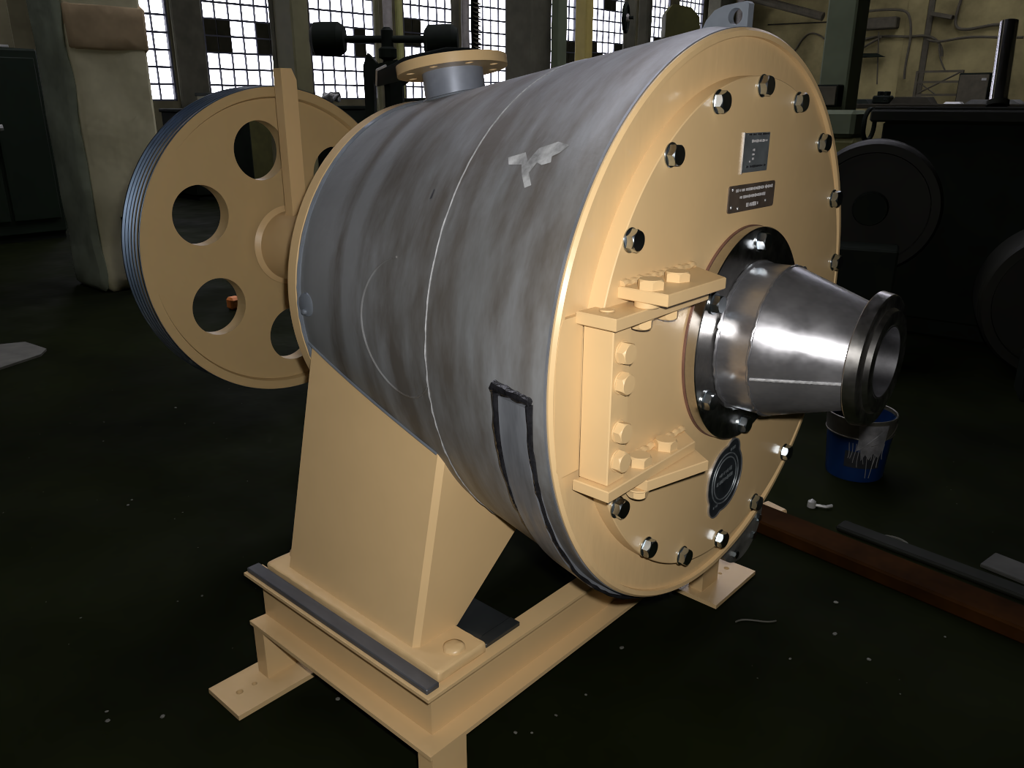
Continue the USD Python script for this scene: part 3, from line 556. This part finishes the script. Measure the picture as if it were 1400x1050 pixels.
for i in range(260):
    if i < len(known): x, y = known[i]; s = dr.uniform(.003, .006)
    else:
        x, y = dr.uniform(-3.2, 1.2), dr.uniform(-1.0, 2.2); s = dr.uniform(.0008, .0026)
        if (-.92 < x < -.1 and -.7 < y < .7) or (x > -.4 and .7 < y < 1.25): y -= 2.6
        if math.hypot(x+.22, y-1.53) < .2: x += .5
    a = dr.uniform(0, PI); q = trimesh.creation.icosahedron(); q.apply_scale([s*dr.uniform(.8, 1.6), s, s*.4]); q.apply_transform(trimesh.transformations.rotation_matrix(a, EZ)); q.apply_translation((x, y, FL+s*.2)); chips.append(q)
solo('floor_debris', cat_(chips), 'chip_grey', 'tiny pale chips and crumbs scattered over the dark floor', 'debris', kind='stuff', smooth=False)

# ------------------------------------------------------------------ background machines, left
cb = thing('machine_cabinet', 'dark green machine cabinet left of the concrete pillar', 'cabinet', (-8.2, 1.2, FL))
part(cb, 'body', box(-9.2, -8.05, .5, 1.75, FL+.06, .86, .02), 'machine_green')
part(cb, 'door', box(-8.05, -8.02, .62, 1.25, FL+.2, .78, .008), 'machine_green')
part(cb, 'door', box(-8.05, -8.02, 1.28, 1.70, FL+.2, .78, .008), 'machine_green')
part(cb, 'plinth', box(-9.18, -8.08, .52, 1.73, FL, FL+.06), 'machine_black')
part(cb, 'lever', cat_([tube([(-8.02, 1.20, .17), (-7.93, 1.22, .17)], .02, 10), tube([(-7.94, 1.10, .16), (-7.92, 1.30, .175)], .03, 10)]), 'pale_metal', 'pale lever handle')
part(cb, 'indicator', disc(.03, -8.02, -7.99, 'x', (0, 1.26, .40), .006, 20), 'pale_metal', 'pale round knob')
solo('tin_box', box(-8.6, -8.2, 1.35, 1.62, .86, 1.35, .01), 'wall_olive', 'dull tin box standing on the green cabinet', 'box')
solo('tin_tray', box(-8.2, -8.06, 1.30, 1.52, .86, .885, .004), 'pale_metal', 'shiny tin tray on the edge of the green cabinet', 'tray')
solo('red_tag', box(-4.17, -4.09, 1.26, 1.34, FL, -.80, .015), 'orange_plastic', 'small orange plastic piece seen through a pulley hole', 'plastic piece')

# fly press with two ball weights
fp = thing('fly_press', 'black fly press with a long ball-weighted arm before the windows', 'press', (-6.03, 4.25, FL))
ARM = np.array([.745, .667, 0.0]); ARM /= np.linalg.norm(ARM); C0 = np.array([-6.09, 4.31, .99]); N0 = np.array([ARM[1], -ARM[0], 0])
part(fp, 'arm', tube([C0-ARM*.47, C0+ARM*.47], .035, 12), 'machine_black')
def ballw(c): return place(lathe([(-.17, 0), (-.17, .10), (-.13, .155), (.10, .16), (.16, .12), (.17, 0)], 32, 'z', closed=False), N0, EZ, ARM, c)
part(fp, 'ball_weight', ballw(C0-ARM*.58), 'machine_black'); part(fp, 'ball_weight', ballw(C0+ARM*.54-EZ*.02), 'machine_black')
part(fp, 'screw', lathe([(.25, 0), (.25, .05), (.8, .05), (.82, .09), (.90, .09), (.92, .06), (1.07, .06), (1.10, .03), (1.10, 0)], 24, 'z', (C0[0], C0[1], 0), closed=False), 'machine_black')
fr = Polygon([(-.24, -.87), (-.24, .74), (-.19, .86), (-.10, .76), (.10, .80), (.24, .70), (.20, .60), (.14, .56), (.14, -.87), (.02, -.87), (.02, .60), (-.14, .60), (-.15, .30), (-.12, -.87)])
part(fp, 'press_frame', prism(fr, lambda a, b: tuple(np.array([C0[0], C0[1], 0])+ARM*a+EZ*b-N0*.08), lambda a, b: tuple(np.array([C0[0], C0[1], 0])+ARM*a+EZ*b+N0*.08)), 'machine_black')
part(fp, 'ram', place(box(-.06, .06, -.06, .06, .12, .35, .008), ARM, N0, EZ, (C0[0], C0[1], 0)), 'machine_black')
part(fp, 'bed', place(box(-.32, .32, -.2, .2, FL, FL+.72, .02), ARM, N0, EZ, (C0[0], C0[1], 0)), 'machine_black')
# benches and machines under the windows
for k, (x0, x1, y0, y1, z1, mt, lb, ct, nm) in enumerate([
    (-10.9, -10.1, 4.2, 5.1, .30, 'machine_black', 'black machine box under the window beside the pillar', 'machine', 'machine_box'),
    (-11.75, -11.0, 5.2, 6.0, .52, 'machine_olive', 'olive machine box under the boarded window', 'machine', 'machine_box'),
    (-9.6, -8.9, 5.6, 6.25, .34, 'machine_black', 'black machine box right of the olive column', 'machine', 'machine_box'),
    (-6.9, -6.3, 5.6, 6.15, .45, 'machine_black', 'low black machine right of the fly press, behind the inlet pipe', 'machine', 'machine_box'),
    (-8.3, -7.9, 6.4, 6.9, .44, 'machine_olive', 'olive machine box between fly press and inlet pipe', 'machine', 'machine_box')]):
    t = thing(nm, lb, ct, ((x0+x1)/2, (y0+y1)/2, FL)); part(t, 'body', box(x0, x1, y0, y1, FL+.05, z1, .03), mt); part(t, 'plinth', box(x0+.03, x1-.03, y0+.03, y1-.03, FL, FL+.05), 'machine_black')
    part(t, 'top_cover', box(x0-.015, x1+.015, y0-.015, y1+.015, z1-.03, z1+.02, .01), 'machine_black')
solo('crumpled_sheet', (lambda t: (setattr(t, 'vertices', t.vertices+(np.stack([meshkit.noise(t.vertices*9, s) for s in range(3)], 1)-.5)*.16), t)[1])(trimesh.creation.icosphere(2, .11).apply_transform(np.diag([1, 1.3, .8, 1.])).apply_translation((-9.2, 5.85, .50))), 'pale_metal', 'crumpled pale sheet lying on a black machine box by the window', 'sheet', smooth=False)
solo('white_jar', lathe([(.32, 0), (.32, .05), (.42, .05), (.44, .035), (.46, .035), (.46, 0)], 20, 'z', (-10.15, 4.55, 0), closed=False), 'pale_metal', 'small white jar on the black machine box beside the pillar', 'jar')
# drill press with olive head
dp = thing('drill_press', 'olive drill press head rising behind the drum, near the last windows', 'drill press', (-4.6, 7.25, FL))
HD = np.array([-4.56, 7.22, 0.]); HX = np.array([.742, .67, 0]); HN = np.array([.67, -.742, 0])
part(dp, 'column', disc(.05, FL, 1.3, 'z', tuple(HD-HX*.06), .005, 24), 'machine_olive')
hd = Polygon([(-.14, 1.10), (-.14, 1.32), (-.08, 1.40), (.10, 1.37), (.19, 1.28), (.20, 1.18), (.13, 1.09)]).buffer(.02, 6)
part(dp, 'head', prism(hd, lambda a, b: tuple(HD+HX*a+EZ*b-HN*.13), lambda a, b: tuple(HD+HX*a+EZ*b+HN*.13)), 'machine_olive', 'rounded olive head cover')
mt = Polygon([(-.14, .94), (-.14, 1.06), (.02, 1.07), (.15, 1.04), (.17, .94)]).buffer(.015, 4)
part(dp, 'motor', prism(mt, lambda a, b: tuple(HD+HX*a+EZ*b-HN*.14), lambda a, b: tuple(HD+HX*a+EZ*b+HN*.14)), 'machine_black')
part(dp, 'spindle', disc(.03, .65, 1.02, 'z', tuple(HD+HX*.1), .004, 20), 'machine_black')
part(dp, 'table', place(box(-.22, .22, -.2, .2, .35, .40, .01), HX, HN, EZ, tuple(HD)), 'machine_black')
part(dp, 'base', place(box(-.3, .3, -.25, .25, FL, FL+.1, .01), HX, HN, EZ, tuple(HD)), 'machine_black')

# ------------------------------------------------------------------ back wall with pipes, cables, bench (right)
YW = YN-.07
cable_n = [0]
def cable(label, pts, r=.03, mat='conduit', cat='cable', name='cable'):
    cable_n[0] += 1; yw = YN-(.03 if cable_n[0] == 7 else .09)-.068*(0, 1, 1, 2, 2, 0, 0, 0, 2)[cable_n[0]-1]
    solo(name, tube(spline([(x, yw, z) for x, z in pts], 6) if len(pts) > 2 else [(x, yw, z) for x, z in pts], r, 8), mat, label, cat)
cable('long sagging cable across the cream end wall right of the near column', [(-8.51, 2.01), (-7.93, 2.01), (-7.48, 2.06), (-6.73, 2.02), (-6.3, 2.0), (-6.05, 1.84), (-5.93, 1.53)])
cable('short cable curving up from behind the near column', [(-8.25, 1.55), (-7.97, 1.74), (-7.66, 1.92), (-7.43, 2.04)])
cable('wavy cable ending at the right edge of the picture', [(-6.32, 1.93), (-5.88, 1.88), (-5.59, 1.92), (-4.69, 1.9), (-4.21, 1.88)])
cable('thin cable hanging down to the metal rack', [(-6.0, 1.82), (-5.88, 1.39), (-5.77, 1.2)], .02)
cable('bent conduit dropping beside the wall pilaster', [(-8.6, 2.68), (-8.0, 2.66), (-7.11, 2.65), (-6.87, 2.57), (-6.77, 2.39), (-6.71, 1.56), (-6.70, 1.01)], .03, cat='pipe', name='conduit')
cable('angled conduit high on the wall toward the polished shaft', [(-5.76, 3.11), (-5.72, 2.71), (-5.67, 2.16), (-5.5, 2.12), (-4.68, 2.08)], .035, cat='pipe', name='conduit')
cable('small curved cable between machine cover and near column', [(-9.8, 1.79), (-9.73, 1.9), (-9.64, 2.04), (-8.9, 2.01)], .022)
cable('straight light wire left of the near column', [(-10.63, 2.51), (-8.38, 2.47)], .018, 'bench_wood', 'wire', 'wall_wire')
cable('thin vertical conduit below the wall lamp', [(-7.5, 2.16), (-7.36, .89)], .018, cat='pipe', name='conduit')
solo('wall_box', box(-7.98, -7.08, YN-.3, YN, 2.22, 2.50, .03), 'conduit', 'dark cable box high on the wall beside the near column', 'box')
solo('wall_box', place(box(-.26, .26, -.1, .1, -.05, .05, .01), np.array([.97, 0, -.22]), EY, np.array([.22, 0, .97]), (-6.07, YN-.12, 2.46)), 'conduit', 'small dark fitting tilted high on the wall right of the pilaster', 'box')
solo('roof_strut', tube([(-11.3, YN-.5, 3.28), (-8.9, YN-.5, 2.58)], .11, 10), 'conduit', 'dark sloping strut behind the top of the cover', 'strut')
solo('wall_lamp', cat_([hull([(-7.92, YN-.5, 1.56), (-7.25, YN-.35, 1.56), (-7.92, YN-.05, 1.56), (-7.3, YN-.05, 1.56), (-7.8, YN-.4, 1.65), (-7.45, YN-.3, 1.65), (-7.8, YN-.1, 1.65)])]), 'machine_black', 'flat dark lamp shade on the wall beside the near column', 'lamp')
solo('pillar', box(-6.93, -6.45, YN-.03, YN, FL, ZC, .005), 'wall_cream', 'cream pilaster on the end wall', 'pillar', kind='structure')
solo('pillar', box(-6.44, -6.30, YN-.045, YN, FL, ZC, .005), 'conduit', 'dark strip along the cream pilaster', 'pillar', kind='structure')
solo('pillar', box(-3.38, -3.05, 8.42, 8.80, FL, ZC, .02), 'sage_column', 'sage green column right of the machine cover', 'pillar', kind='structure')
jb = thing('junction_box', 'dark junction box at the foot of the sage column', 'box', (-3.2, 8.35, .35))
part(jb, 'box_body', box(-3.36, -3.08, 8.26, 8.42, .36, .60, .01), 'machine_black'); part(jb, 'cover', box(-3.34, -3.10, 8.245, 8.262, .38, .58, .004), 'conduit')
mcst = thing('olive_casting', 'dull olive machine casting below the sage column', 'machine', (-3.0, 8.1, FL))
part(mcst, 'body', box(-3.3, -2.65, 7.85, 8.24, FL, .05, .05), 'machine_olive'); part(mcst, 'top_flange', box(-3.32, -2.70, 7.83, 8.24, .05, .33, .04), 'sage_column')
part(mcst, 'hand_wheel', torus(.16, .025, 'x', (-2.62, 8.05, .18), 40), 'machine_black')
rk = thing('metal_rack', 'thin metal rack with crossed braces before the end wall', 'rack', (-5.75, 21.4, .5))
for x in (-6.28, -5.26): part(rk, 'post', box(x-.03, x+.03, 21.35, 21.41, FL, 1.18), 'conduit')
for z in (1.16, .92, .62): part(rk, 'rail', box(-6.28, -5.26, 21.36, 21.40, z-.025, z+.025), 'conduit')
part(rk, 'brace', tube([(-6.2, 21.38, .66), (-5.3, 21.38, 1.14)], .02, 8), 'conduit'); part(rk, 'brace', tube([(-6.2, 21.38, .90), (-5.8, 21.38, .64)], .015, 8), 'conduit')
tc = thing('tool_cabinet', 'black tool cabinet beside the metal rack', 'cabinet', (-4.9, 21.3, FL))
part(tc, 'body', box(-5.22, -4.55, 21.0, 21.6, FL, 1.10, .02), 'machine_black'); part(tc, 'door', box(-5.20, -4.57, 20.975, 21.0, FL+.1, 1.06, .01), 'conduit'); part(tc, 'door_plate', box(-4.72, -4.62, 20.965, 20.975, .93, .98), 'pale_metal', 'pale metal plate')
bn = thing('workbench', 'long dark workbench in front of the end wall', 'workbench', (-3.4, 12.3, FL))
part(bn, 'worktop', box(-5.1, -1.2, 12.0, 12.8, .33, .40, .01), 'bench_wood')
for x in (-4.9, -3.1, -1.4):
    for y in (12.1, 12.7): part(bn, 'leg', box(x-.05, x+.05, y-.05, y+.05, FL, .33), 'bench_wood')
for x, y, sx, sy, h, mt, lb, ct in ((-4.75, 12.2, .14, .1, .04, 'pale_metal', 'shiny flat metal piece at the left end of the workbench', 'metal piece'), (-4.3, 12.25, .22, .16, .07, 'machine_black', 'low black lump on the workbench, left of the vise', 'tool'), (-3.5, 12.3, .3, .16, .10, 'bench_wood', 'brown wooden block on the middle of the workbench', 'block'),
                            (-2.9, 12.15, .12, .08, .03, 'pale_metal', 'small shiny offcut on the middle of the workbench', 'offcut'), (-2.4, 12.3, .35, .2, .06, 'scrap_grey', 'grey flat pack of sheet on the right of the workbench', 'sheet pack')):
    solo('bench_item', hull([(x+sx*a, y+sy*b, .40+h*c) for a, b, c in ((-1, -1, 0), (1, -1, 0), (1, 1, 0), (-1, 1, 0), (-.8, -.7, 1), (.7, -.8, .9), (.8, .7, 1), (-.6, .8, .8))]), mt, lb, ct)
vs = thing('bench_vise', 'black bench vise on the workbench', 'vise', (-3.95, 12.3, .40))
part(vs, 'body', box(-4.08, -3.82, 12.2, 12.4, .40, .52, .02), 'machine_black'); part(vs, 'jaw', box(-4.02, -3.97, 12.22, 12.38, .52, .58, .006), 'machine_black'); part(vs, 'jaw', box(-3.92, -3.87, 12.22, 12.38, .52, .58, .006), 'machine_black')
part(vs, 'screw_bar', tube([(-3.85, 12.15, .46), (-3.85, 12.0, .46)], .012, 8), 'machine_black')
# long dark machine bed with two rollers, right
lb = thing('planer_bed', 'long black machine bed filling the right side behind the nozzle', 'machine', (.4, 3.9, FL))
ux = np.array([.66, .75, 0]); ux = np.array([1.0, .10, 0])/np.linalg.norm([1.0, .10, 0]); uy = np.array([-ux[1], ux[0], 0])
BO = np.array([-.62, 3.55, 0])
pb = lambda a0, a1, b0, b1, z0, z1, bv=.01: place(box(a0, a1, b0, b1, z0, z1, bv), ux, uy, EZ, BO)
part(lb, 'bed_top', pb(-.42, 2.6, .02, .75, .295, .36), 'bed_dark'); part(lb, 'bed_body', pb(-.36, 2.55, .08, .7, FL+.1, .295), 'machine_black'); part(lb, 'plinth', pb(-.3, 2.5, .12, .68, FL, FL+.1), 'machine_black')
part(lb, 'slide_way', pb(-.42, 2.6, .10, .16, .36, .375, .004), 'bed_dark')
for k, (c, r, lbx) in enumerate((((-.80, 3.03, -.12), .335, 'large dark roller end standing right of the machine cover'), ((.12, 3.10, -.50), .36, 'lower dark roller end at the right edge of the picture'))):
    rl = thing('machine_roller', lbx, 'roller', (c[0], c[1], FL))
    ax_ = np.array([.30, -.95, 0]); ax_ /= np.linalg.norm(ax_); sx_ = np.array([-ax_[1], ax_[0], 0])
    P = lambda prof, n=72: place(lathe(prof, n, 'z', closed=False), sx_, EZ, ax_, c)
    part(rl, 'roller_body', P([(-.35, 0), (-.35, r), (-.05, r), (-.02, r-.015), (-.02, r-.055), (-.04, r-.06), (-.04, 0)]), 'drum_dark'); part(rl, 'hub', P([(-.05, 0), (-.05, .09), (.0, .08), (.0, 0)], 32), 'machine_black')
    part(rl, 'bearing_stand', place(box(-.16, .16, -.30, -.08, FL-c[2], -r+.18, .01), sx_, -ax_, EZ, c), 'machine_black')
gs = thing('steel_shaft', 'polished round steel shaft standing tilted at the right edge', 'shaft', (-.52, 3.98, .375))
sa, sb = np.array([-.52, 3.98, .38]), np.array([-.565, 4.10, .815])
part(gs, 'shaft_body', tube([sa, sb], .045, 48), 'ground_shaft'); part(gs, 'collar', tube([sa, sa+(sb-sa)*.06], .056, 40), 'bed_dark')
